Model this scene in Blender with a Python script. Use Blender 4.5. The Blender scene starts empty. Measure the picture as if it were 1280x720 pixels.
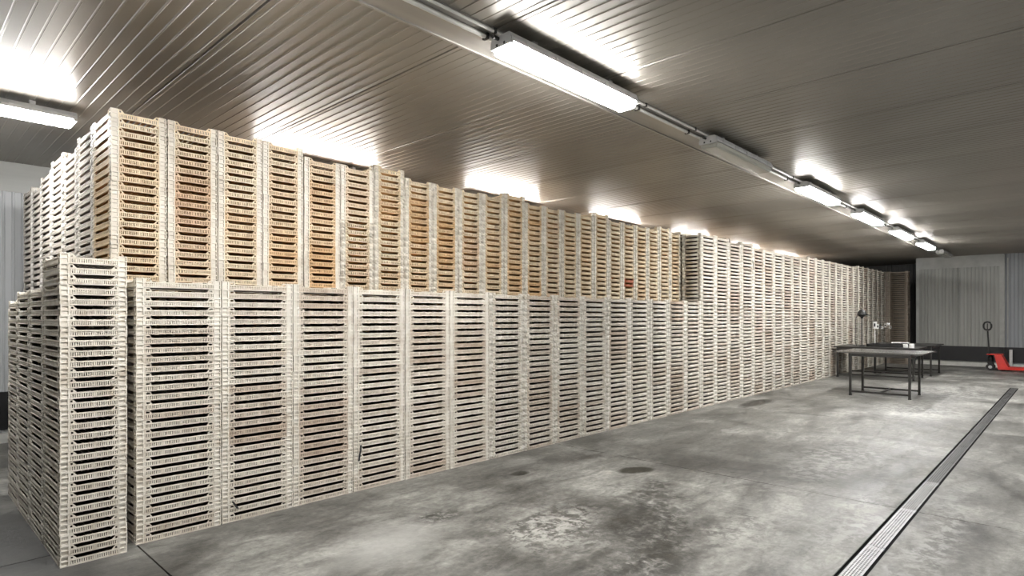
import bpy, math, random
import numpy as np
from mathutils import Matrix, Vector

# ------------------------------------------------------------------ camera, world, exposure
H = 1.36                       # camera height in metres; lengths below are mostly multiples of it
PI = math.pi
scene = bpy.context.scene
col = scene.collection
cam_data = bpy.data.cameras.new('camera')
cam = bpy.data.objects.new('camera', cam_data)
col.objects.link(cam)
cam.location = (0, 0, H)
cam.rotation_euler = (PI / 2, 0, math.radians(-46.5))
cam_data.sensor_width = 36
cam_data.lens = 744 / 1280 * 36
cam_data.shift_y = 36 / 1280
cam_data.clip_end = 200
scene.camera = cam
world = bpy.data.worlds.new('world')
scene.world = world
world.use_nodes = True
world.node_tree.nodes['Background'].inputs[0].default_value = (0.5, 0.55, 0.6, 1)
world.node_tree.nodes['Background'].inputs[1].default_value = 0.02
vs = scene.view_settings
vs.view_transform = 'Standard'
vs.look = 'None'
vs.gamma = 1
vs.use_curve_mapping = False
vs.exposure = 1.68
scene.cycles.caustics_reflective = False
TUBE_STRENGTH = 34.0           # light given off by each lit tube diffuser
rnd = random.Random(7)

# ------------------------------------------------------------------ mesh helpers
class MB:
    def __init__(self):
        self.v, self.f, self.t = [], [], []
    def hexa(self, p, tag=0):
        b = len(self.v)
        self.v += [tuple(q) for q in p]
        for q in ((0, 3, 2, 1), (4, 5, 6, 7), (0, 1, 5, 4), (1, 2, 6, 5), (2, 3, 7, 6), (3, 0, 4, 7)):
            self.f.append(tuple(b + i for i in q)); self.t.append(tag)
        return self
    def box(self, x0, x1, y0, y1, z0, z1, tag=0):
        return self.hexa([(x0, y0, z0), (x1, y0, z0), (x1, y1, z0), (x0, y1, z0),
                          (x0, y0, z1), (x1, y0, z1), (x1, y1, z1), (x0, y1, z1)], tag)
    def quad(self, a, b, c, d, tag=0):
        n = len(self.v)
        self.v += [a, b, c, d]
        self.f.append((n, n + 1, n + 2, n + 3)); self.t.append(tag)
        return self
    def tube(self, pts, r, n=8, caps=True):
        pts = [Vector(p) for p in pts]
        rings = []
        for i, p in enumerate(pts):
            d = (pts[min(i + 1, len(pts) - 1)] - pts[max(i - 1, 0)]).normalized()
            up = Vector((0, 0, 1)) if abs(d.z) < .9 else Vector((1, 0, 0))
            a = d.cross(up).normalized(); c = d.cross(a).normalized()
            rr = r[i] if isinstance(r, (list, tuple)) else r
            b = len(self.v)
            for k in range(n):
                th = 2 * PI * k / n
                self.v.append(tuple(p + a * math.cos(th) * rr + c * math.sin(th) * rr))
            rings.append(b)
        for r0, r1 in zip(rings, rings[1:]):
            for k in range(n):
                k2 = (k + 1) % n
                self.f.append((r0 + k, r0 + k2, r1 + k2, r1 + k)); self.t.append(0)
        if caps:
            self.f.append(tuple(rings[0] + k for k in range(n))[::-1]); self.t.append(0)
            self.f.append(tuple(rings[-1] + k for k in range(n))); self.t.append(0)
        return self
    def lathe(self, prof, n=16, c=(0, 0, 0)):
        base = len(self.v)
        for r, z in prof:
            for k in range(n):
                th = 2 * PI * k / n
                self.v.append((c[0] + r * math.cos(th), c[1] + r * math.sin(th), c[2] + z))
        for i in range(len(prof) - 1):
            for k in range(n):
                k2 = (k + 1) % n
                a = base + i * n
                self.f.append((a + k, a + k2, a + n + k2, a + n + k)); self.t.append(0)
        self.f.append(tuple(base + k for k in range(n))[::-1]); self.t.append(0)
        e = base + (len(prof) - 1) * n
        self.f.append(tuple(e + k for k in range(n))); self.t.append(0)
        return self
    def prism(self, poly, axis, a0, a1):
        """extrude polygon (list of 2-d points) along axis from a0 to a1"""
        def mk(p, a):
            return {'x': (a, p[0], p[1]), 'y': (p[0], a, p[1]), 'z': (p[0], p[1], a)}[axis]
        b = len(self.v); n = len(poly)
        self.v += [mk(p, a0) for p in poly] + [mk(p, a1) for p in poly]
        for k in range(n):
            k2 = (k + 1) % n
            self.f.append((b + k, b + k2, b + n + k2, b + n + k)); self.t.append(0)
        self.f.append(tuple(b + k for k in range(n))[::-1]); self.t.append(0)
        self.f.append(tuple(b + n + k for k in range(n))); self.t.append(0)
        return self
    def mesh(self, name, mat, smooth=False, scale=1.0):
        m = bpy.data.meshes.new(name)
        m.from_pydata([(x * scale, y * scale, z * scale) for x, y, z in self.v], [], self.f)
        import bmesh
        bm = bmesh.new(); bm.from_mesh(m)
        bmesh.ops.recalc_face_normals(bm, faces=bm.faces)
        bm.to_mesh(m); bm.free()
        if mat: m.materials.append(mat)
        if smooth:
            for p in m.polygons: p.use_smooth = True
        return m

def link(name, mesh, parent=None, loc=(0, 0, 0), rz=0.0):
    o = bpy.data.objects.new(name, mesh)
    col.objects.link(o)
    o.location = loc
    o.rotation_euler = (0, 0, rz)
    if parent is not None: o.parent = parent
    return o
def obj(name, mb, mat, parent=None, loc=(0, 0, 0), rz=0.0, smooth=False):
    return link(name, mb.mesh(name, mat, smooth), parent, loc, rz)
def tag(o, label, cat, group=None, kind=None):
    o['label'] = label; o['category'] = cat
    if group: o['group'] = group
    if kind: o['kind'] = kind
    return o
def thing(name, label, cat, loc=(0, 0, 0), rz=0.0, group=None):
    return tag(link(name, None, None, loc, rz), label, cat, group)
def struct(o):
    o['kind'] = 'structure'
    return o
def copy_tree(o, parent=None):
    c = o.copy(); col.objects.link(c); c.parent = parent
    for ch in o.children: copy_tree(ch, c)
    return c

# ------------------------------------------------------------------ materials
def newmat(name):
    m = bpy.data.materials.new(name); m.use_nodes = True
    nt = m.node_tree
    return m, nt, nt.nodes['Principled BSDF']
def N(nt, t, **kw):
    n = nt.nodes.new(t)
    for k, v in kw.items(): setattr(n, k, v)
    return n
def ramp(nt, src, stops):
    r = N(nt, 'ShaderNodeValToRGB')
    els = r.color_ramp.elements
    while len(els) < len(stops): els.new(0.5)
    for e, (p, c) in zip(els, stops):
        e.position = p; e.color = (c, c, c, 1) if isinstance(c, (int, float)) else tuple(c) + (1,)
    nt.links.new(src, r.inputs[0])
    return r.outputs[0]
def noise(nt, vec, scale, detail=5, rough=.6, dist=0.0):
    n = N(nt, 'ShaderNodeTexNoise')
    n.inputs['Scale'].default_value = scale; n.inputs['Detail'].default_value = detail
    n.inputs['Roughness'].default_value = rough; n.inputs['Distortion'].default_value = dist
    if vec is not None: nt.links.new(vec, n.inputs['Vector'])
    return n
def mixc(nt, fac, a, b, mode='MIX'):
    m = N(nt, 'ShaderNodeMix', data_type='RGBA', blend_type=mode)
    for s, i in ((fac, 0), (a, 6), (b, 7)):
        if hasattr(s, 'links') or hasattr(s, 'is_linked'): nt.links.new(s, m.inputs[i])
        elif i == 0: m.inputs[0].default_value = s
        else: m.inputs[i].default_value = tuple(s) + (1,)
    return m.outputs[2]
def mathn(nt, op, a, b=None, clamp=False):
    m = N(nt, 'ShaderNodeMath', operation=op, use_clamp=clamp)
    for s, i in ((a, 0), (b, 1)):
        if s is None: continue
        if hasattr(s, 'is_linked'): nt.links.new(s, m.inputs[i])
        else: m.inputs[i].default_value = s
    return m.outputs[0]
def simple(name, color, rough=.5, metal=0.0, var=.12, scale=9.0, spec=.5):
    m, nt, b = newmat(name)
    tc = N(nt, 'ShaderNodeTexCoord')
    n = noise(nt, tc.outputs['Object'], scale)
    lo = tuple(c * (1 - var) for c in color); hi = tuple(min(1, c * (1 + var)) for c in color)
    nt.links.new(ramp(nt, n.outputs[0], [(.3, lo), (.7, hi)]), b.inputs['Base Color'])
    b.inputs['Roughness'].default_value = rough
    b.inputs['Metallic'].default_value = metal
    b.inputs['Specular IOR Level'].default_value = spec
    return m

def panel_mat(name, color, rough, metal=0.0, spec=.5, streak=(.3, 3, 3)):
    """painted sheet metal: faint cloudy grime stretched along the sheet"""
    m, nt, b = newmat(name)
    g = N(nt, 'ShaderNodeNewGeometry')
    mp = N(nt, 'ShaderNodeMapping'); mp.inputs['Scale'].default_value = streak
    nt.links.new(g.outputs['Position'], mp.inputs[0])
    n = noise(nt, mp.outputs[0], 1.2, 4, .6)
    lo = tuple(c * .8 for c in color); hi = tuple(min(1, c * 1.06) for c in color)
    nt.links.new(ramp(nt, n.outputs[0], [(.3, lo), (.7, hi)]), b.inputs['Base Color'])
    nt.links.new(ramp(nt, n.outputs[0], [(.3, rough * 1.25), (.7, rough * .85)]), b.inputs['Roughness'])
    b.inputs['Metallic'].default_value = metal
    b.inputs['Specular IOR Level'].default_value = spec
    return m

def crate_mat(name, use_attr):
    m, nt, b = newmat(name)
    if use_attr:
        a = N(nt, 'ShaderNodeAttribute'); a.attribute_name = 'tint'; base = a.outputs['Color']
    else:
        a = N(nt, 'ShaderNodeObjectInfo'); base = a.outputs['Color']
    g = N(nt, 'ShaderNodeNewGeometry')
    n = noise(nt, g.outputs['Position'], 14, 5, .65)
    n2 = noise(nt, g.outputs['Position'], 3.1, 3, .6)
    dirt = mathn(nt, 'MULTIPLY', ramp(nt, n.outputs[0], [(.42, 0.0), (.72, .55)]), ramp(nt, n2.outputs[0], [(.35, .25), (.7, 1.0)]))
    c = mixc(nt, dirt, base, (.50, .40, .28), 'MULTIPLY')
    nt.links.new(c, b.inputs['Base Color'])
    b.inputs['Roughness'].default_value = .42
    b.inputs['Specular IOR Level'].default_value = .4
    tr = N(nt, 'ShaderNodeBsdfTranslucent'); nt.links.new(c, tr.inputs[0])
    mx = N(nt, 'ShaderNodeMixShader'); mx.inputs[0].default_value = .28
    nt.links.new(b.outputs[0], mx.inputs[1]); nt.links.new(tr.outputs[0], mx.inputs[2])
    nt.links.new(mx.outputs[0], nt.nodes['Material Output'].inputs[0])
    return m

M = {}
M['crate'] = crate_mat('crate_plastic', False)
M['crates'] = crate_mat('crate_plastic_stacks', True)
M['ceiling'] = panel_mat('ceiling_sheet', (.29, .268, .232), .34, .40, .6, (.5, .25, 1))
M['band'] = panel_mat('ceiling_strip', (.36, .345, .315), .34, .4)
M['wall'] = panel_mat('wall_sheet', (.36, .365, .335), .42, 0, .5, (3, 3, .3))
M['wall_cool'] = panel_mat('wall_sheet_cool', (.29, .305, .315), .42, 0, .5, (3, 3, .3))
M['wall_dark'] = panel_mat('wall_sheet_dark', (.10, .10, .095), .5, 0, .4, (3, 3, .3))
M['header'] = panel_mat('wall_header', (.42, .425, .40), .45)
M['plinth'] = simple('black_plinth', (.012, .012, .013), .55)
M['kerb'] = simple('white_kerb', (.62, .62, .58), .6)
M['steel'] = simple('brushed_steel', (.55, .55, .54), .28, .9, .1, 20)
M['table_steel'] = simple('table_steel', (.24, .235, .225), .25, .85, .25, 6)
M['dark_steel'] = simple('dark_steel_tube', (.06, .058, .055), .38, .6)
M['grate'] = simple('grate_steel', (.27, .27, .275), .42, .6, .25, 25)
M['grate_dirty'] = simple('grate_steel_dirty', (.10, .10, .098), .5, .45, .3, 12)
M['grate_worn'] = simple('grate_steel_worn', (.20, .20, .197), .45, .5, .4, 10)
M['pit'] = simple('black_gutter', (.006, .006, .006), .9, 0, .2, 9, .1)
M['black'] = simple('black_plastic', (.012, .012, .012), .45)
M['rubber'] = simple('black_rubber', (.02, .02, .02), .7)
M['red'] = simple('red_paint', (.55, .025, .015), .35)
M['white'] = simple('white_plastic', (.80, .80, .78), .4)
M['conduit'] = simple('conduit_pvc', (.62, .61, .57), .4)
M['housing'] = simple('fixture_housing', (.50, .50, .49), .45)
M['joint'] = simple('joint_filler', (.03, .03, .028), .9)
M['chrome'] = simple('chrome', (.75, .76, .80), .15, 1.0)

def emit_mat():
    m, nt, b = newmat('lit_diffuser')
    b.inputs['Base Color'].default_value = (.8, .8, .8, 1)
    b.inputs['Emission Color'].default_value = (1.0, .985, .97, 1)
    b.inputs['Emission Strength'].default_value = TUBE_STRENGTH
    return m
M['lit'] = emit_mat()
m, nt, b = newmat('unlit_diffuser')
b.inputs['Base Color'].default_value = (.62, .62, .55, 1); b.inputs['Roughness'].default_value = .25
b.inputs['Transmission Weight'].default_value = .35
M['unlit'] = m

def floor_mat():
    m, nt, b = newmat('stained_concrete')
    g = N(nt, 'ShaderNodeNewGeometry'); P = g.outputs['Position']
    mp = N(nt, 'ShaderNodeMapping'); mp.inputs['Scale'].default_value = (1.0, .75, 1)
    mp.inputs['Rotation'].default_value = (0, 0, math.radians(42))
    nt.links.new(P, mp.inputs[0])
    mp2 = N(nt, 'ShaderNodeMapping'); mp2.inputs['Scale'].default_value = (.55, 1.5, 1)
    mp2.inputs['Rotation'].default_value = (0, 0, math.radians(46))
    nt.links.new(P, mp2.inputs[0])
    big = noise(nt, mp.outputs[0], .75, 7, .62, .8)
    mid = noise(nt, mp2.outputs[0], 2.3, 8, .68, .6)
    fine = noise(nt, P, 26, 6, .7)
    med = noise(nt, mp2.outputs[0], 6.5, 9, .72, .9)
    speck = noise(nt, P, 11, 8, .75, .4)
    c = ramp(nt, big.outputs[0], [(.34, (.085, .082, .072)), (.46, (.165, .161, .146)), (.56, (.24, .236, .216)), (.70, (.38, .375, .345))])
    c = mixc(nt, .85, c, ramp(nt, mid.outputs[0], [(.32, .25), (.45, .75), (.56, 1.05), (.70, 1.5)]), 'MULTIPLY')
    c = mixc(nt, .80, c, ramp(nt, med.outputs[0], [(.30, .42), (.46, .88), (.56, 1.08), (.70, 1.45)]), 'MULTIPLY')
    c = mixc(nt, .60, c, ramp(nt, fine.outputs[0], [(.3, .50), (.7, 1.35)]), 'MULTIPLY')
    # ragged dark stains and paler scuffs with shapes of their own, then painted floor shade
    warp = noise(nt, P, 2.6, 8, .72)
    sub = N(nt, 'ShaderNodeVectorMath', operation='SUBTRACT'); nt.links.new(warp.outputs['Color'], sub.inputs[0]); sub.inputs[1].default_value = (.5, .5, .5)
    blotch = ramp(nt, speck.outputs[0], [(.40, 0.0), (.50, .75), (.58, 1.0)])
    chips = ramp(nt, speck.outputs[0], [(.46, 0.0), (.53, .8), (.60, 1.0)])
    def stain_or_shade(c, x, y, rx, ry, colr, amount, soft, wob, rot=0.0, tex=None):
        sc = N(nt, 'ShaderNodeVectorMath', operation='SCALE'); nt.links.new(sub.outputs[0], sc.inputs[0]); sc.inputs['Scale'].default_value = wob
        ad = N(nt, 'ShaderNodeVectorMath', operation='ADD'); nt.links.new(P, ad.inputs[0]); nt.links.new(sc.outputs[0], ad.inputs[1])
        m1 = N(nt, 'ShaderNodeMapping', vector_type='TEXTURE')
        m1.inputs['Location'].default_value = (x * H, y * H, 0); m1.inputs['Rotation'].default_value = (0, 0, rot)
        m1.inputs['Scale'].default_value = (rx * H, ry * H, 1000)
        nt.links.new(ad.outputs[0], m1.inputs[0])
        ln = N(nt, 'ShaderNodeVectorMath', operation='LENGTH'); nt.links.new(m1.outputs[0], ln.inputs[0])
        half = mathn(nt, 'MULTIPLY', ln.outputs['Value'], .5)
        mask = ramp(nt, half, [(max(0, 1 - soft) * .5, amount), (.5, 0.0)])
        if tex is not None: mask = mathn(nt, 'MULTIPLY', mask, tex)
        return mixc(nt, mask, c, colr)
    dk = (.035, .033, .028)
    c = stain_or_shade(c, 2.2, 1.80, .45, .30, (.48, .475, .44), .75, .7, .9, .4, chips)
    c = stain_or_shade(c, 2.75, 1.15, .40, .22, (.46, .455, .42), .7, .8, .9, 0, chips)
    c = stain_or_shade(c, 1.55, 2.2, .5, .26, (.42, .415, .39), .6, .8, .7, .3)
    c = stain_or_shade(c, 4.6, 1.25, 1.0, .35, (.44, .43, .40), .55, .8, .9, .1, chips)
    c = stain_or_shade(c, 7.6, 1.3, 1.0, .55, (.52, .52, .49), .75, .9, 1.0, .1, chips)
    c = stain_or_shade(c, 9.8, 1.2, 1.4, .55, (.52, .52, .49), .7, .9, 1.0, .1, chips)
    c = stain_or_shade(c, 3.4, .8, .9, .14, (.46, .455, .425), .6, .8, .6, 0, chips)
    c = stain_or_shade(c, 3.4, .46, 1.4, .12, (.46, .455, .425), .5, .8, .6, 0, chips)
    c = stain_or_shade(c, 2.55, 1.50, .62, .34, dk, .95, .6, 1.0, .5, blotch)
    c = stain_or_shade(c, 3.12, 1.78, .46, .20, dk, .85, .7, .8, .2, blotch)
    c = stain_or_shade(c, 2.05, 1.28, .42, .24, dk, .85, .7, .8, 0, blotch)
    c = stain_or_shade(c, 3.5, 1.35, .30, .12, dk, .7, .8, .6, .3, blotch)
    c = stain_or_shade(c, 3.55, 2.45, .5, .09, dk, .6, .8, .3, -.9, blotch)
    c = stain_or_shade(c, 1.92, 2.32, .17, .11, dk, .95, .6, .35, 0, blotch)
    c = stain_or_shade(c, 2.79, 2.58, .080, .055, (.02, .019, .015), .97, .35, .07)
    c = stain_or_shade(c, 2.74, 2.62, .20, .09, dk, .7, .8, .2, 0, blotch)
    c = stain_or_shade(c, 3.37, 2.09, .155, .080, (.028, .026, .018), .97, .30, .14, -.45)
    c = stain_or_shade(c, 7.0, 2.70, .50, .13, (.025, .023, .018), .97, .35, .15, -.02)
    c = stain_or_shade(c, 11.2, 2.6, 1.6, .34, (.05, .048, .044), .7, .6, .3)  # painted shadow below the tables, along the crates
    c = stain_or_shade(c, .2, 3.3, .75, 1.2, (.07, .07, .068), .85, .6, .6)  # dim left corner of the floor, shade painted into the concrete
    nt.links.new(c, b.inputs['Base Color'])
    nt.links.new(ramp(nt, mid.outputs[0], [(.3, .32), (.65, .62)]), b.inputs['Roughness'])
    b.inputs['Specular IOR Level'].default_value = .45
    bp = N(nt, 'ShaderNodeBump'); bp.inputs['Strength'].default_value = .25; bp.inputs['Distance'].default_value = .01
    nt.links.new(fine.outputs[0], bp.inputs['Height']); nt.links.new(bp.outputs[0], b.inputs['Normal'])
    return m
M['floor'] = floor_mat()

# ------------------------------------------------------------------ room shell
X0, X1, XR = -6.0 * H, 15.17 * H, 16.7 * H      # near end, far wall, back of the recess beside it
Y0, Y1 = -2.4 * H, 6.23 * H
ZC = 2.246 * H
YS = 2.49 * H                                    # where the recess starts
BAND0, BAND1 = 1.83 * H, 2.045 * H

# floor: slabs between sawn joints, and the slot for the drain
floor = struct(obj('floor', MB().box(X0, XR, Y0, Y1, -.16, -.12), M['joint']))
DR0, DR1, DRX = .588 * H, .684 * H, 10.9 * H
xc = [X0, -2.12 * H, .76 * H, 3.64 * H, 6.52 * H, 9.40 * H, 12.28 * H, XR]
J = .0045
for xa, xb in zip(xc, xc[1:]):
    for ya, yb in ((Y0, DR0), (DR1, 3.12 * H), (3.12 * H, Y1)):
        obj('concrete_slab', MB().box(xa + J, xb - J, ya + (J if ya != DR1 else 0), yb - (J if yb != DR0 else 0), -.12, 0), M['floor'], floor)
obj('concrete_infill', MB().box(DRX, XR, DR0, DR1, -.12, 0), M['floor'], floor)

def ribbed(width, length, pitch, groove, depth, thick):
    depth = -depth
    """sheet lying in x (width) / y (length), face at z=0 pointing down, shallow grooves along y"""
    mb = MB()
    n = max(2, int(round(width / pitch)))
    pr = []
    g = .004
    x = g
    for k in range(n):
        c0 = (k + .5) * width / n
        pr += [(c0 - groove / 2, 0), (c0 - groove * .2, depth), (c0 + groove * .2, depth), (c0 + groove / 2, 0)]
    pts = [(g, .010), (g + .004, 0)] + pr + [(width - g - .004, 0), (width - g, .010)]
    for a, b in zip(pts, pts[1:]):
        mb.quad((a[0], 0, a[1]), (b[0], 0, b[1]), (b[0], length, b[1]), (a[0], length, a[1]))
    mb.quad((g, 0, thick), (g, length, thick), (width - g, length, thick), (width - g, 0, thick))
    for xx in (g, width - g):
        mb.quad((xx, 0, .010), (xx, length, .010), (xx, length, thick), (xx, 0, thick))
    return mb
def ribbed_mesh(name, mat, *a):
    mb = ribbed(*a)
    m = bpy.data.meshes.new(name); m.from_pydata(mb.v, [], mb.f); m.materials.append(mat)
    return m

ceiling = struct(obj('ceiling', MB().box(X0, XR, Y0, Y1, ZC + .06, ZC + .12), M['ceiling']))
PW = .778 * H
k0 = math.floor((X0 - 3.376 * H) / PW)
strips = [(Y0, BAND0), (BAND1, Y1)]
for ya, yb in strips:
    pm = ribbed_mesh('ceiling_panel', M['ceiling'], PW, yb - ya, .0595 * H, .015, .0032, .05)
    k = k0
    while 3.376 * H + k * PW < XR:
        link('ceiling_panel', pm, ceiling, (3.376 * H + k * PW, ya, ZC))
        k += 1
# smooth cover strips over the panel joint
xs = X0
while xs < XR:
    xe = min(xs + 2.2 * H, XR)
    obj('cover_strip', MB().box(xs + .002, xe - .002, BAND0 - .01, BAND1, ZC - .006, ZC + .03).box(xs + .002, xe - .002, BAND1 - .006, BAND1 + .012, ZC - .014, ZC - .004), M['band'], ceiling)
    xs = xe

def wall(name, mat, p0, direction, length, z0, z1, facing, pw=PW):
    """upright ribbed sheets from p0 along direction; facing = outward normal into the room"""
    d = Vector(direction); nrm = Vector(facing)
    root = struct(obj(name, MB().box(0, length, .05, .10, z0, z1), mat))
    root.matrix_world = Matrix(((d.x, -nrm.x, 0, p0[0]), (d.y, -nrm.y, 0, p0[1]), (0, 0, 1, 0), (0, 0, 0, 1)))
    n = max(1, round(length / pw)); w = length / n
    pm = ribbed_mesh('wall_panel', mat, w, z1 - z0, .0595 * H, .030, .009, .05)
    # stand the sheet up: x stays, y -> z, face z=0 -> local y=0 towards the room
    pm.transform(Matrix(((1, 0, 0, 0), (0, 0, 1, 0), (0, 1, 0, z0), (0, 0, 0, 1))))
    for i in range(n):
        o = link('wall_panel', pm, root, (i * w, 0, 0))
    return root
HD = .24 * H
PL = .40 * H                                     # top of the black plinth
M['wall_pale'] = panel_mat('wall_sheet_pale', (.50, .515, .52), .42, 0, .5, (3, 3, .3))
wall('wall_left', M['wall_pale'], (X0, Y1), (1, 0, 0), XR - X0, 0, ZC, (0, -1, 0))
wall('wall_far', M['wall'], (X1, YS), (0, -1, 0), YS - 1.04 * H, 0, ZC, (-1, 0, 0))
wall('wall_far_door_side', M['wall_cool'], (X1 + .05, 1.04 * H), (0, -1, 0), 1.04 * H - Y0, 0, ZC, (-1, 0, 0))
wall('wall_recess', M['wall_dark'], (XR, Y1), (0, -1, 0), Y1 - YS, 0, ZC, (-1, 0, 0))
wall('wall_recess_side', M['wall_dark'], (X1 + .01, YS), (1, 0, 0), XR - X1 - .01, 0, ZC, (0, 1, 0))
wall('wall_right', M['wall_cool'], (XR, Y0), (-1, 0, 0), XR - X0, 0, ZC, (0, 1, 0))
wall('wall_near', M['wall_cool'], (X0, Y0), (0, 1, 0), Y1 - Y0, 0, ZC, (1, 0, 0))

def wall_run(a, b, nrm, header=True, plinth=True):
    """black plinth, pale kerb and flat header along a wall from a to b (2-d points)"""
    a = Vector(a); b = Vector(b); nrm = Vector(nrm)
    def strip(name, d0, d1, z0, z1, mat):
        p = [a + nrm * d0, b + nrm * d0, b + nrm * d1, a + nrm * d1]
        mb = MB().hexa([(q.x, q.y, z0) for q in p] + [(q.x, q.y, z1) for q in p])
        return struct(obj(name, mb, mat))
    if plinth:
        strip('baseboard_black', .001, .03, .10 * H, PL, M['plinth'])
        strip('baseboard_kerb', .001, .10, 0, .075 * H, M['kerb'])
    if header:
        strip('trim_1', .001, .012, ZC - HD, ZC - .002, M['header'])
wall_run((X0, Y1), (XR, Y1), (0, -1))
wall_run((X1, YS), (X1, 1.04 * H), (-1, 0))
wall_run((X1 + .05, 1.04 * H), (X1 + .05, Y0), (-1, 0), header=False)
wall_run((XR, Y1), (XR, YS), (-1, 0), header=False)
wall_run((X0, Y0), (X1, Y0), (0, 1))
wall_run((X0, Y1), (X0, Y0), (1, 0))
struct(obj('trim_2', MB().box(X1 - .015, X1 + .05, 1.03 * H, 1.10 * H, PL, ZC - .01), M['header']))
struct(obj('trim_3', MB().box(X1 + .02, X1 + .048, .975 * H, .995 * H, PL, ZC - .12), M['header']))
struct(obj('trim_4', MB().box(X1 - .014, X1 - .001, YS - .07, YS, PL, ZC - .01), M['header']))

# ------------------------------------------------------------------ floor drain
drain = thing('floor_drain', 'long steel-grated drain channel set into the concrete floor', 'drain', (0, 0, 0))
obj('channel', MB().box(X0, DRX, DR0 + .001, DR1 - .001, -.118, -.11).box(X0, DRX, DR0 + .001, DR0 + .004, -.11, -.004).box(X0, DRX, DR1 - .004, DR1 - .001, -.11, -.004), M['pit'], drain)
for ya in (DR0 + .004, DR1 - .018):
    obj('frame_rail', MB().box(X0, DRX - .002, ya, ya + .014, -.05, -.010), M['pit'], drain)
gw0, gw1 = DR0 + .019, DR1 - .019
def grate_mesh(mat, length, nx, ny):
    mb = MB()
    w = gw1 - gw0
    e = .009
    mb.quad((0, 0, 0), (length, 0, 0), (length, e, 0), (0, e, 0)).quad((0, w - e, 0), (length, w - e, 0), (length, w, 0), (0, w, 0))
    cx, cy = length / nx, (w - 2 * e) / ny
    for i in range(nx):
        for j in range(ny):
            x, y = i * cx, e + j * cy
            hx, hy = (.25, .27)
            o = [(x, y), (x + cx, y), (x + cx, y + cy), (x, y + cy)]
            q = [(x + cx * (.5 - hx), y + cy * (.5 - hy)), (x + cx * (.5 + hx), y + cy * (.5 - hy)), (x + cx * (.5 + hx), y + cy * (.5 + hy)), (x + cx * (.5 - hx), y + cy * (.5 + hy))]
            for k in range(4):
                k2 = (k + 1) % 4
                mb.quad(o[k] + (0,), o[k2] + (0,), q[k2] + (0,), q[k] + (0,))
    mb.quad((0, 0, -.02), (0, w, -.02), (0, w, 0), (0, 0, 0)).quad((length, 0, -.02), (length, w, -.02), (length, w, 0), (length, 0, 0))
    m = bpy.data.meshes.new('grate_plate'); m.from_pydata(mb.v, [], mb.f); m.materials.append(mat)
    return m
GL = .70 * H
gm = grate_mesh(M['grate'], GL - .006, 44, 5); gw_ = grate_mesh(M['grate_worn'], GL - .006, 62, 6); gd = grate_mesh(M['grate_dirty'], GL - .006, 40, 5)
k = -7
while 2.98 * H + k * GL < DRX - .05:
    x = 2.98 * H + k * GL
    L = min(GL, DRX - x)
    if L == GL: link('grate_plate', gm if x < 3.6 * H else (gw_ if x < 4.0 * H else gd), drain, (x, gw0, -.003))
    else: link('grate_plate', grate_mesh(M['grate_dirty'], L - .01, 12, 5), drain, (x, gw0, -.003))
    k += 1

# ------------------------------------------------------------------ crates
S = H / 1.685                  # the crate is drawn at 1.685 and scaled
CL, CW, CP = .599 , .388, .0705
PH = .052                      # corner post leg length
def long_side(hl, groups, slits, dip_top, dip_bot, lod):
    """outer face at y=0, body towards +y, centred in x"""
    mb = MB()
    mb.box(-hl, hl, 0, .011, 0, .009, 1)
    if lod <= 1:
        mb.box(-hl, hl, 0, .011, .034, .041, 1)
        gwid = 2 * hl / groups
        for gi in range(groups + 1):
            x = -hl + gi * gwid
            mb.box(max(-hl, x - .006), min(hl, x + .006), .0005, .008, .009, .034, 1)
        for gi in range(groups):
            for s in range(slits):
                x = -hl + gi * gwid + .006 + (s + .5) * (gwid - .012) / slits
                w = .30 * (gwid - .012) / slits
                mb.box(x - w, x + w, .002, .007, .009, .034, 1)
    else:
        mb.box(-hl, hl, .003, .009, .009, .039, 1)
    # upper band with the boat-shaped dip
    zt = .0685
    mb.box(-dip_bot, dip_bot, .002, .008, .041, .0435, 1)
    for s in (-1, 1):
        a, b_, c, d = s * dip_bot, s * dip_top, s * (dip_top + .004), s * hl
        p = [(a, .002, .041), (c, .002, .041), (c, .008, .041), (a, .008, .041), (a, .002, .0435), (b_, .002, zt), (b_, .008, zt), (a, .008, .0435)]
        p[5] = (c, .002, zt); p[6] = (c, .008, zt)
        mb.hexa(p, 1)
        if lod == 0:
            x0, x1 = sorted((c, d))
            mb.box(x0, x1, .002, .008, .060, zt, 1)
            mb.box(x0, x1, .002, .008, .041, .046, 1)
            xm = s * (dip_top + .004 + (hl - dip_top - .004) * .62)
            mb.box(min(xm, d), max(xm, d), .002, .008, .046, .060, 1)
        else:
            x0, x1 = sorted((c, d))
            mb.box(x0, x1, .002, .008, .041, zt, 1)
    return mb
def corner_post(lod):
    """outer corner at origin, legs along +x and +y"""
    mb = MB()
    if lod <= 1:
        mb.box(.008, PH, .009, .011, 0, CP).box(.009, .011, .011, PH, 0, CP)
        mb.box(0, .007, 0, .007, 0, CP)
        mb.box(PH - .008, PH, 0, .009, 0, CP).box(0, .009, PH - .008, PH, 0, CP)
        for z0, z1 in ((0, .006), (.034, .039), (.0645, CP)):
            mb.box(.007, PH - .008, 0, .009, z0, z1).box(0, .009, .007, PH - .008, z0, z1)
    else:
        mb.box(0, PH, 0, .006, 0, CP).box(0, .006, .006, PH, 0, CP)
    return mb
def crate_base(lod):
    mb = MB()
    a, b = CL / 2 - .012, CW / 2 - .012
    if lod == 0:
        n = 9
        for i in range(n):
            y = -b + (i + .5) * 2 * b / n
            mb.box(-a, a, y - .013, y + .013, .002, .006, 2)
        for x in (-a + .02, -a / 2, 0, a / 2, a - .02):
            mb.box(x - .009, x + .009, -b, b, .006, .010, 2)
    else:
        mb.box(-a, a, -b, b, .002, .007, 2)
    return mb
hl, hs = CL / 2 - PH, CW / 2 - PH
DIP = {'l': (.205, .193), 's': (.118, .100)}
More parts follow.
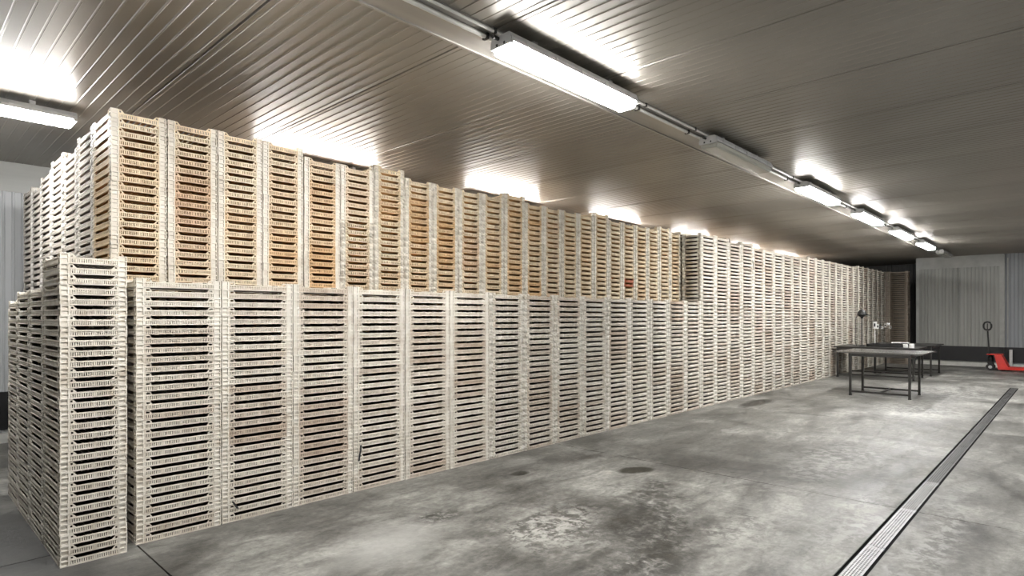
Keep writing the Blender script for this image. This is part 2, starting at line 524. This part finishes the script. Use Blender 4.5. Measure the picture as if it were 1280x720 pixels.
SIDES = [('long_side', 0, 'l', (0, -CW / 2), 0), ('long_side', 0, 'l', (0, CW / 2), PI),
         ('short_side', 0, 's', (CL / 2, 0), PI / 2), ('short_side', 0, 's', (-CL / 2, 0), -PI / 2)]
POSTS = [((-CL / 2, -CW / 2), 0), ((CL / 2, -CW / 2), PI / 2), ((CL / 2, CW / 2), PI), ((-CL / 2, CW / 2), -PI / 2)]
def side_mb(which, lod):
    sl = 9 if lod == 0 else 5
    return long_side(hl, 4, sl, *DIP['l'], lod) if which == 'l' else long_side(hs, 2, sl + 1, *DIP['s'], lod)
PART = {'l': side_mb('l', 0).mesh('long_side', M['crate'], scale=S), 's': side_mb('s', 0).mesh('short_side', M['crate'], scale=S),
        'p': corner_post(0).mesh('corner_post', M['crate'], scale=S), 'b': crate_base(0).mesh('crate_base', M['crate'], scale=S)}
def template(lod):
    """whole crate as quads (verts, faces, tag) for the joined stacks"""
    V, F, T = [], [], []
    def put(mb, loc, rz):
        c, s = math.cos(rz), math.sin(rz); b = len(V)
        for x, y, z in mb.v: V.append(((c * x - s * y + loc[0]) * S, (s * x + c * y + loc[1]) * S, min(z, CP - .0012) * S))
        for f, t in zip(mb.f, mb.t): F.append([b + i for i in f]); T.append(t)
    if lod == 3:      # deep inside the block: bare walls and a floor
        mb = MB(); a, b = CL / 2, CW / 2
        for p, q in (((-a, -b), (a, -b)), ((a, -b), (a, b)), ((a, b), (-a, b)), ((-a, b), (-a, -b))):
            mb.quad(p + (0,), q + (0,), q + (.05,), p + (.05,))
        mb.quad((-a, -b, .004), (a, -b, .004), (a, b, .004), (-a, b, .004), 2)
        put(mb, (0, 0), 0)
    else:
        for _, _, w, loc, rz in SIDES: put(side_mb(w, lod), loc, rz)
        for loc, rz in POSTS: put(corner_post(lod), loc, rz)
        put(crate_base(lod), (0, 0), 0)
    return np.array(V), np.array(F), np.array(T)
TPL = {k: template(k) for k in (1, 2, 3)}

p = CP * S
PX, PY = .3602 * H, .2349 * H          # stack pitch along the long and the short side
FY = 2.985 * H                         # plane of the front faces
FX = .755 * H                          # where the front row starts
BY = FY + PY + .008 * H                # front of the tall back row
TX = FX + 15 * PX                      # where the tall block comes forward to the front plane
stacks = []   # (kind, index, centre x, centre y, rz, levels)
for k in range(15):
    stacks.append(('front', k, FX + (k + .5) * PX, FY + PY / 2, 0, 28 if k not in (3, 8) else 28))
nt_ = 24
for k in range(nt_):
    stacks.append(('tall', k, TX + (k + .5) * PX, FY + PY / 2, 0, (46 if k in (0, 1, 3) else 45) + (k > 9) + (k > 17)))
UX = .715 * H
nu = 23
PU = (TX - UX) / nu
for k in range(nu):
    stacks.append(('upper', k, UX + (k + .5) * PU, BY + PX / 2, PI / 2, 47 if k in (0, 1, 2, 3) else 46 + (k % 5 == 1)))
for j in range(1, 7):
    stacks.append(('end', j, UX + .5 * PU, BY + (j + .5) * PX, PI / 2, 47 - (j in (2, 5)) - (j > 3)))
CX = .478 * H
for j in range(4):
    stacks.append(('corner' if j == 0 else 'side', j, CX + PY / 2 - .004, 2.925 * H + (j + .5) * (PX + .002), PI / 2, (30, 27, 27, 26)[j]))
for j in range(2):
    stacks.append(('wallstack', j, 14.95 * H, 2.58 * H + PX * (.5 + j * 1.01), PI / 2, 47))
stacks = [(a, b, c, d, (PI / 2 if a == 'wallstack' else e), f) for a, b, c, d, e, f in stacks]

ordw = ['', 'first', 'second', 'third', 'fourth', 'fifth', 'sixth', 'seventh', 'eighth', 'ninth', 'tenth', 'eleventh', 'twelfth', 'thirteenth',
        'fourteenth', 'fifteenth', 'sixteenth', 'seventeenth', 'eighteenth', 'nineteenth', 'twentieth']
def nth(i):
    if i <= 20: return ordw[i]
    t, u = divmod(i, 10)
    if u == 0: return {30: 'thirtieth', 40: 'fortieth'}[i]
    return {2: 'twenty', 3: 'thirty', 4: 'forty'}[t] + '-' + ordw[u]

def smooth_noise(a, b, seed):
    return .5 + .25 * (math.sin(a * 1.7 + seed) + math.sin(b * .45 + a * .9 + seed * 2.3)) 
def tints(kind, k, lev, n, r):
    """(post colour, panel colour) of one crate"""
    j = r.uniform(-.04, .04)
    post = [.90 + j, .865 + j, .785 + j]
    pan = [.86 + j, .815 + j, .72 + j]
    if kind in ('upper',):
        w = smooth_noise(k, lev, 1.3) + r.uniform(-.25, .25)
        w = min(1, max(0, w)) * (.75 if lev < n - 3 else .3)
        if k == 0: w *= .4
        if k >= 14: w *= .55
        brown = (.78, .48, .20) if k % 4 != 1 else (.66, .39, .21)
        pan = [a * (1 - w) + b * w for a, b in zip((.92, .81, .60), brown)]
        post = [.92 + j, .87 + j, .77 + j]
        if (k == 18 and lev in (31, 32)): pan = [.58, .20, .10]
    elif kind in ('front', 'tall'):
        w = max(0, smooth_noise(k * 1.3, lev * .7, 4.1) - .45) + max(0, r.uniform(-.7, .4))
        w = min(.8, w)
        pan = [a * (1 - w) + b * w for a, b in zip(pan, (.60, .47, .36))]
    elif kind in ('end',):
        post = [.85 + j, .82 + j, .77 + j]; pan = [.79 + j, .74 + j, .67 + j]
    elif kind in ('wallstack',):
        post = [.50, .43, .36]; pan = [.38, .32, .26]  # shade by the far recess is put into these crate colours
    return tuple(max(.02, c) for c in post), tuple(max(.02, c) for c in pan)

cands, crates = [], []
cf, sf = math.cos(math.radians(43.5)), math.sin(math.radians(43.5))
for kind, k, cx, cy, rz, n in stacks:
    r = random.Random(sum(map(ord, kind)) * 101 + k * 13)
    ox, oy, orz = r.uniform(-.0012, .0012), r.uniform(-.006, .004), math.radians(r.uniform(-.35, .35))
    if kind == 'corner': ox = oy = 0
    if kind in ('end', 'upper'): oy = orz = 0; ox *= 2
    lean = r.uniform(-.004, .004) if kind != 'corner' else 0
    for lev in range(n):
        x = cx + ox + r.uniform(-.0015, .0015) + (lean * (lev / n) * .3)
        y = cy + oy + r.uniform(-.0015, .0015)
        z = lev * p + .0004
        a = orz + math.radians(r.uniform(-.25, .25))
        post, pan = tints(kind, k, lev, n, r)
        depth = x * cf + y * sf
        dist = math.hypot(x, y)
        long_front = kind in ('front', 'tall')
        area = (PX if long_front else PY) * (y / dist) / depth ** 2
        vis = True
        if kind == 'upper' and lev < 28: vis = False
        if kind in ('end', 'side'):
            area = PX * (x / dist) / depth ** 2
            if kind == 'end' and lev < 30: vis = False
        if kind == 'wallstack': area = 0
        slot_shade = (.66, .40, .17) if kind == 'upper' else ((.20, .15, .11) if kind == 'end' else (.085, .062, .045))  # base colour carries the slots' dark shade, orange glow in the back row
        crates.append([kind, k, lev, n, x, y, z, rz + a, post, pan, area if vis else 0, vis, slot_shade])
stack_area = {}
for c in crates: stack_area[c[0], c[1]] = max(stack_area.get((c[0], c[1]), 0), c[10])
order = sorted((i for i in range(len(crates)) if crates[i][10] > 0), key=lambda i: (-stack_area[crates[i][0], crates[i][1]], -crates[i][2]))
singles = set(order[:300])

def crate_label(kind, k, lev, n):
    if kind == 'corner': return f'cream plastic crate, {nth(lev + 1)} from the floor in the narrow-faced stack at the outer corner', 'crates of the corner stack'
    if kind == 'side': return f'cream plastic crate, {nth(lev + 1)} from the floor in {nth(k)} stack behind the corner stack', 'crates of the side stacks'
    if kind == 'front': return f'cream slotted crate, {nth(lev + 1)} from the floor, {nth(k + 1)} low front-row stack from the corner', 'crates of the low front row'
    if kind == 'tall': return f'cream slotted crate, {nth(lev + 1)} from the floor, {nth(k + 1)} front stack of the taller block', 'crates of the tall front row'
    if kind == 'upper': return f'brown-stained crate, {nth(n - lev)} from the top, {nth(k + 1)} narrow-faced stack of the tall back row', 'crates of the tall back row'
    return f'whitish crate, {nth(n - lev)} from the top, {nth(k)} stack along the end behind the tall back row', 'crates along the end of the tall block'

def place_single(c):
    kind, k, lev, n, x, y, z, rz, post, pan, *_ = c
    label, group = crate_label(kind, k, lev, n)
    root = thing('plastic_crate', label, 'crate', (x, y, z), rz, group)
    def part(name, key, loc, a, colr):
        o = bpy.data.objects.new(name, PART[key]); col.objects.link(o)
        o.parent = root; o.location = (loc[0] * S, loc[1] * S, 0); o.rotation_euler = (0, 0, a)
        o.color = tuple(colr) + (1,)
    for name, _, w, loc, a in SIDES: part(name, w, loc, a, pan)
    for loc, a in POSTS: part('corner_post', 'p', loc, a, post)
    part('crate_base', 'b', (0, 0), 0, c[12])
for i in sorted(singles): place_single(crates[i])

# all the other crates of the block: real crates joined in one object
acc_v, acc_f, acc_c = [], [], []
off = 0
def emit_batch(lod, items):
    global off
    if not items: return
    V, F, T = TPL[lod]
    A = np.array([(c[4], c[5], c[6], math.cos(c[7]), math.sin(c[7])) for c in items])
    n, nv = len(items), len(V)
    X = V[None, :, 0] * A[:, 3:4] - V[None, :, 1] * A[:, 4:5] + A[:, 0:1]
    Y = V[None, :, 0] * A[:, 4:5] + V[None, :, 1] * A[:, 3:4] + A[:, 1:2]
    Z = np.broadcast_to(V[None, :, 2], X.shape) + A[:, 2:3]
    acc_v.append(np.stack([X, Y, Z], -1).reshape(-1, 3))
    acc_f.append((F[None] + (np.arange(n) * nv)[:, None, None] + off).reshape(-1, 4))
    off += n * nv
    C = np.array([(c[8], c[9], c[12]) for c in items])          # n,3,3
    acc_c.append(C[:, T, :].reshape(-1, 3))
near_i, far_i = [], []
for i, c in enumerate(crates):
    if i in singles: continue
    (near_i if (c[11] and c[4] < 4.3 * H) else far_i).append(c)
emit_batch(1, near_i)
emit_batch(2, far_i)
fill = []
colr = ((.72, .64, .50), (.66, .56, .42))
ri = random.Random(3)
def add_fill(x, y, rz, n):
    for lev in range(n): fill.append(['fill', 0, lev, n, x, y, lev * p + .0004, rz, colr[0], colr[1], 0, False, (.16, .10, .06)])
for k in range(1, nu):
    for j in range(1, 7): add_fill(UX + (k + .5) * PU, BY + (j + .5) * PX, PI / 2, 48 if j < 3 else 47)
for k in range(int(24 * PX / PU)):
    for j in range(0, 7): add_fill(TX + .01 + (k + .5) * PU, BY + .01 + (j + .5) * PX, PI / 2, (47 if j < 2 else 46) + (k > 22))
emit_batch(3, fill)
V = np.concatenate(acc_v); F = np.concatenate(acc_f); C = np.concatenate(acc_c)
me = bpy.data.meshes.new('crate_stacks')
me.vertices.add(len(V)); me.vertices.foreach_set('co', V.astype(np.float32).ravel())
me.loops.add(F.size); me.loops.foreach_set('vertex_index', F.astype(np.int32).ravel())
me.polygons.add(len(F)); me.polygons.foreach_set('loop_start', (np.arange(len(F)) * 4).astype(np.int32))
me.update(calc_edges=True)
at = me.attributes.new('tint', 'FLOAT_VECTOR', 'FACE'); at.data.foreach_set('vector', C.astype(np.float32).ravel())
me.materials.append(M['crates'])
tag(link('crate_stacks', me), 'remaining cream plastic crates stacked solid to the far end of the room', 'crates', None, 'stuff')

# ------------------------------------------------------------------ ceiling lights and conduit
FLEN, FWD = 1.0 * H, .128 * H
def make_fixture(lit):
    root = link('tube_light', None)
    zt = ZC - .030 * H
    zh, zb = zt - .030 * H, zt - .078 * H
    w = FWD / 2
    hb = MB().prism([(-w, zh - .016), (w, zh - .016), (w, zh + .006), (w * .78, zt), (-w * .78, zt), (-w, zh + .006)], 'x', .002, FLEN - .002)
    obj('housing', hb, M['housing'], root)
    prof = [(-w * .90, zh - .017), (-w * .88, zb + .018), (-w * .74, zb + .003), (-w * .5, zb), (w * .5, zb), (w * .74, zb + .003), (w * .88, zb + .018), (w * .90, zh - .017)]
    obj('diffuser', MB().prism(prof, 'x', .02, FLEN - .02), M['lit'] if lit else M['unlit'], root)
    for x0 in (-.006, FLEN - .016):
        e = obj('end_cap', MB().prism([(-w * .97, zh - .002), (-w * .95, zh - .03), (w * .95, zh - .03), (w * .97, zh - .002), (w * .8, zt - .002), (-w * .8, zt - .002)], 'x', x0, x0 + .022), M['housing'], root)
        for yy in (-w * .35, w * .35):
            xx = x0 - .004 if x0 < 0 else x0 + .022
            obj('screw', MB().box(xx, xx + .005, yy - .006, yy + .006, zh - .022, zh - .008), M['dark_steel'], e)
    for i in range(5):
        x = FLEN * (i + .5) / 5
        for s in (-1, 1):
            obj('clip', MB().box(x - .012, x + .012, s * w - .004, s * w + .004, zh - .018, zh + .012), M['steel'], root)
    for x in (FLEN * .2, FLEN * .8):
        obj('bracket', MB().box(x - .02, x + .02, -.03, .03, zt, ZC - .0005), M['steel'], root)
    obj('cable_gland', MB().tube([(-.05, .02, zt - .02), (-.006, .02, zt - .02)], .012, 8), M['dark_steel'], root)
    return root
YA, YB, YC = 1.80 * H, 4.38 * H, -.95 * H
lights = []
for k in range(-1, 7):
    lights.append(((1.94 if k else 1.83) * H + k * 1.87 * H, YA, k not in (1, 6), 'A', k))
for k in range(-1, 7):
    lights.append((-.215 * H + k * 2.1 * H, YB, k >= 0, 'B', k))
for k in range(0, 5):
    lights.append((1.94 * H + k * 2.4 * H, YC, True, 'C', k))
proto = {}
for x, y, lit, row, k in lights:
    if lit not in proto: o = proto[lit] = make_fixture(lit)
    else: o = copy_tree(proto[lit])
    o.location = (x, y, 0)
    if row == 'A':
        lab = {1: 'unlit tube light between two lit ones on the conduit line', 6: 'unlit tube light by the far wall at the end of the conduit'}.get(k)
        if not lab:
            lab = {0: 'large lit tube light just before the unlit one', 2: 'lit tube light directly after the unlit one', 3: 'second lit tube light after the unlit one',
                   4: 'third lit tube light after the unlit one', 5: 'fourth lit tube light after the unlit one'}.get(k, 'lit tube light further up the conduit line, before the large one')
        tag(o, lab, 'ceiling light', 'tube lights along the conduit')
    elif row == 'B':
        tag(o, 'lit tube light under the ceiling beyond the end of the crate block' if k == 0 else ('unlit tube light further from the crates than the lit one' if k < 0 else f'{nth(k)} lit tube light above the crate block from its end'), 'ceiling light', 'tube lights above the crates')
    else:
        tag(o, f'{nth(k + 1)} lit tube light along the open side of the room across the drain', 'ceiling light', 'tube lights on the open side')

for y, r, lab in ((1.880 * H, .011 * H, 'thicker grey plastic conduit running along the ceiling light line'), (1.826 * H, .007 * H, 'thin grey cable conduit beside the thicker one under the ceiling')):
    cd = thing('ceiling_conduit', lab, 'conduit', (0, y, ZC - .008 - r), 0, 'conduits under the ceiling')
    obj('pipe', MB().tube([(X0 + .1, 0, 0), (14.2 * H, 0, 0)], r, 10), M['conduit'], cd, smooth=True)
    x = X0 + .5
    while x < 14 * H:
        obj('pipe_clip', MB().box(x, x + .018, -r * 1.35, r * 1.35, -r * 1.2, r + .0075), M['dark_steel'], cd)
        x += .62 * H

# ------------------------------------------------------------------ tables
def table(label, xa, xb, ya, yb, zt, la, top_mat, rails=True, name='steel_table'):
    """la = leg rectangle (x0,x1,y0,y1)"""
    root = thing(name, label, 'table', ((la[0] + la[1]) / 2, (la[2] + la[3]) / 2, 0), 0, 'steel work tables')
    ox, oy = root.location.x, root.location.y
    t = .022
    mb = MB().box(xa - ox, xb - ox, ya - oy, yb - oy, zt - t, zt)
    obj('table_top', mb, top_mat, root)
    a = .018
    for x in (la[0], la[1]):
        for y in (la[2], la[3]):
            l = obj('leg', MB().box(x - ox - a, x - ox + a, y - oy - a, y - oy + a, .015, zt - t - .001), M['dark_steel'], root)
            obj('foot', MB().box(x - ox - a - .003, x - ox + a + .003, y - oy - a - .003, y - oy + a + .003, 0, .015), M['rubber'], l)
    for y in (la[2], la[3]):
        obj('apron_rail', MB().box(la[0] - ox + a + .001, la[1] - ox - a - .001, y - oy - .014, y - oy + .014, zt - t - .05, zt - t - .001), M['dark_steel'], root)
    for x in (la[0], la[1]):
        obj('apron_rail', MB().box(x - ox - .014, x - ox + .014, la[2] - oy + a + .001, la[3] - oy - a - .001, zt - t - .05, zt - t - .001), M['dark_steel'], root)
    if rails:
        for x in (la[0], la[1]):
            obj('stretcher', MB().box(x - ox - .012, x - ox + .012, la[2] - oy + a + .001, la[3] - oy - a - .001, .055, .085), M['dark_steel'], root)
        ym = (la[2] + la[3]) / 2 - oy
        obj('stretcher', MB().box(la[0] - ox + .013, la[1] - ox - .013, ym - .012, ym + .012, .057, .083), M['dark_steel'], root)
    return root
zA = .553 * H
table('bare steel-topped table standing in front of the other two tables', 8.50 * H, 9.45 * H, 1.33 * H, 2.29 * H, zA, (8.43 * H + .09, 9.10 * H, 1.46 * H, 2.10 * H), M['table_steel'])
zC = .510 * H
table('steel table with black lamp and weighing columns, beside the crates', 10.95 * H, 11.78 * H, 1.78 * H, 2.955 * H, zC, (11.0 * H, 11.72 * H, 1.84 * H, 2.91 * H), M['dark_steel'])
zB = .520 * H
table('dark table standing between the lamp table and the far wall', 12.05 * H, 13.0 * H, 1.72 * H, 2.70 * H, zB, (12.1 * H, 12.93 * H, 1.78 * H, 2.6 * H), M['dark_steel'])

# things on the lamp table
tr = thing('black_tray', 'black round-cornered tray lying under the lamp', 'tray', (11.3 * H, 2.275 * H, zC))
def rounded(x0, x1, y0, y1, r, n=6):
    pts = []
    for cx, cy, a0 in ((x1 - r, y1 - r, 0), (x0 + r, y1 - r, 90), (x0 + r, y0 + r, 180), (x1 - r, y0 + r, 270)):
        for i in range(n + 1):
            a = math.radians(a0 + 90 * i / n); pts.append((cx + r * math.cos(a), cy + r * math.sin(a)))
    return pts
obj('tray_bottom', MB().prism(rounded(-.30, .30, -.32, .32, .10), 'z', 0, .012), M['black'], tr)
rim_o, rim_i = rounded(-.31, .31, -.33, .33, .11), rounded(-.295, .295, -.315, .315, .095)
mb = MB(); n = len(rim_o)
for k in range(n):
    k2 = (k + 1) % n
    a, b_, c, d = rim_o[k], rim_o[k2], rim_i[k2], rim_i[k]
    mb.hexa([a + (.013,), b_ + (.013,), c + (.013,), d + (.013,), a + (.06,), b_ + (.06,), c + (.06,), d + (.06,)])
obj('tray_rim', mb, M['black'], tr)

lamp = thing('desk_lamp', 'black desk lamp with a bell shade on a tall thin pole', 'lamp', (11.15 * H, 2.585 * H, zC))
obj('lamp_base', MB().lathe([(.06, 0), (.06, .012), (.03, .022), (.012, .03)], 16), M['black'], lamp, smooth=False)
obj('pole', MB().tube([(0, 0, .03), (0, 0, .63)], .010, 8), M['dark_steel'], lamp)
obj('lamp_shade', MB().lathe([(.022, .63), (.030, .66), (.075, .69), (.095, .72), (.080, .77), (.050, .815), (.020, .835)], 16), M['black'], lamp)
obj('shade_flap', MB().hexa([(-.03, -.16, .69), (.03, -.16, .69), (.03, -.07, .71), (-.03, -.07, .71), (-.03, -.16, .702), (.03, -.16, .702), (.03, -.07, .735), (-.03, -.07, .735)]), M['black'], lamp)
obj('power_cord', MB().tube([(0, .09, .71), (0, .125, .62), (0, .13, .4), (0, .135, .15), (0, .125, .06), (0, .10, .004)], .004, 6), M['black'], lamp)

def scale_column(label, loc, colm, heads, hc):
    s = thing('weighing_column', label, 'scale', loc, 0, 'weighing columns on the lamp table')
    obj('foot_plate', MB().box(-.05, .05, -.06, .06, 0, .012), M['steel'], s)
    obj('column', MB().tube([(0, 0, .012), (0, 0, hc)], .008, 8), colm, s)
    if len(heads) > 1: obj('cross_arm', MB().box(-.008, .008, -.20, .11, hc + .001, hc + .012), colm, s)
    for (dy, z, w, hh, mt) in heads:
        d = obj('display_head', MB().box(-.03, .03, dy - w / 2, dy + w / 2, z, z + hh), mt, s)
        obj('screen', MB().box(-.033, -.0305, dy - w * .3, dy + w * .3, z + hh * .3, z + hh * .75), M['black'] if mt is not M['black'] else M['chrome'], d)
    return s
zt_ = zB
scale_column('thin white column with an upright white display head', (12.15 * H, 2.61 * H, zt_), M['white'], [(0, .365, .055, .17, M['white'])], .365)
scale_column('dark column carrying a fan of small white, black and chrome heads', (12.35 * H, 2.54 * H, zt_), M['dark_steel'],
             [(.085, .36, .05, .11, M['white']), (.04, .38, .035, .09, M['black']), (-.0, .36, .045, .055, M['white']),
              (-.07, .40, .05, .09, M['chrome']), (-.13, .45, .05, .055, M['white']), (-.17, .37, .05, .06, M['chrome'])], .36)
def roll(label, loc, r, hh, lying=False):
    t = thing('paper_roll', label, 'roll', loc, 0, 'white rolls and boxes on the tables')
    m1 = MB().lathe([(r * .9, 0), (r, .006), (r, hh - .006), (r * .9, hh)], 16)
    obj('roll_body', m1, M['white'], t)
    obj('core', MB().lathe([(r * .3, hh), (r * .3, hh + .004)], 12), M['black'], t)
    return t
roll('white paper roll beside the flat white box', (11.10 * H, 1.88 * H, zC), .05, .09)
roll('white paper roll near the edge of the lamp table', (11.22 * H, 1.985 * H, zC), .045, .07)
bxo = thing('flat_box', 'long flat white box with lid raised on the lamp table', 'box', (11.63 * H, 2.13 * H, zC))
obj('box_body', MB().box(-.06, .06, -.16, .16, 0, .07), M['chrome'], bxo)
obj('box_lid', MB().box(-.065, .065, -.165, .165, .071, .09), M['white'], bxo)

# ------------------------------------------------------------------ pallet jack
pj = thing('pallet_jack', 'red hand pallet jack with an upright black handle by the far wall', 'pallet jack', (14.25 * H, 1.03 * H, 0), 0)
# forks run towards -y, the handle stands at +y
for x in (-.19, .19):
    fk = obj('fork', MB().hexa([(x - .08, -1.25, .045), (x + .08, -1.25, .045), (x + .08, -.12, .045), (x - .08, -.12, .045), (x - .08, -1.22, .085), (x + .08, -1.22, .085), (x + .08, -.12, .105), (x - .08, -.12, .105)]), M['red'], pj)
    obj('load_roller', MB().tube([(x - .05, -1.05, .036), (x + .05, -1.05, .036)], .036, 14), M['rubber'], fk)
fr = obj('fork_frame', MB().hexa([(-.27, -.20, .045), (.27, -.20, .045), (.27, .02, .045), (-.27, .02, .045), (-.25, -.04, .40), (.25, -.04, .40), (.25, .10, .40), (-.25, .10, .40)]), M['red'], pj)
obj('head_plate', MB().hexa([(-.25, -.06, .402), (.25, -.06, .402), (.20, .26, .402), (-.20, .26, .402), (-.25, -.06, .425), (.25, -.06, .425), (.20, .26, .418), (-.20, .26, .418)]), M['red'], pj)
obj('pump_body', MB().lathe([(.055, .10), (.06, .30), (.045, .36), (.035, .40)], 14, (0, .19, 0)), M['black'], pj)
obj('steering_yoke', MB().box(-.09, .09, .13, .25, .17, .22), M['black'], pj)
for x in (-.09, .09):
    w = obj('steer_wheel', MB().tube([(x - .028, .19, .09), (x + .028, .19, .09)], .09, 20), M['rubber'], pj)
    obj('hub', MB().tube([(x - .030, .19, .09), (x + .030, .19, .09)], .04, 12), M['steel'], w)
hd = obj('handle_bar', MB().tube([(0, .22, .419), (0, .235, .70), (0, .25, 1.0)], [.022, .018, .016], 10), M['black'], pj)
loop = [(0, .252, 1.0)]
gl = []
for i in range(17):
    a = -PI / 2 + 2 * PI * i / 16
    gl.append((.0 + .005 * math.cos(a), 1 * .255 + .080 * math.cos(a), 1.125 + .115 * math.sin(a) * (1 if abs(math.sin(a)) < .8 else .9)))
obj('grip_loop', MB().tube(gl, .020, 8, False), M['black'], hd)
obj('release_lever', MB().tube([(0, .255, 1.02), (0, .256, 1.19)], .010, 8), M['black'], hd)

pp = thing('wall_post', 'short white post standing at the far wall beyond the pallet jack', 'post', (X1 - .14, .93 * H, 0))
obj('post_tube', MB().tube([(0, 0, .012), (0, 0, .36 * H)], .035, 14), M['white'], pp, smooth=False)
obj('post_flange', MB().lathe([(.065, 0), (.065, .012)], 14), M['white'], pp)

# strap scraps caught in the crates
def strap(label, x, z, dx, dz):
    mb = MB()
    y = FY - .012
    pts = [(x, y, z), (x + dx * .3, y - .006, z - dz * .35), (x + dx * .55, y - .002, z - dz * .6), (x + dx, y - .004, z - dz)]
    for a, b_ in zip(pts, pts[1:]):
        w = .007
        mb.hexa([(a[0] - w, a[1], a[2]), (a[0] + w, a[1], a[2]), (a[0] + w, a[1] + .003, a[2]), (a[0] - w, a[1] + .003, a[2]),
                 (b_[0] - w, b_[1], b_[2]), (b_[0] + w, b_[1], b_[2]), (b_[0] + w, b_[1] + .003, b_[2]), (b_[0] - w, b_[1] + .003, b_[2])])
    tag(obj('strap_scrap', mb, M['rubber']), label, 'strap', 'strap scraps on the crates')
strap('black strap end hanging from the fourth front-row stack', FX + 3.12 * PX, 6.3 * p, -.02, .12)
strap('short black strap end poking from the second front-row stack', FX + 1.14 * PX, 2.4 * p, .03, .05)
strap('thin dark strap hanging high on the tall front block', TX + 3.9 * PX, 41 * p, .05, .16)
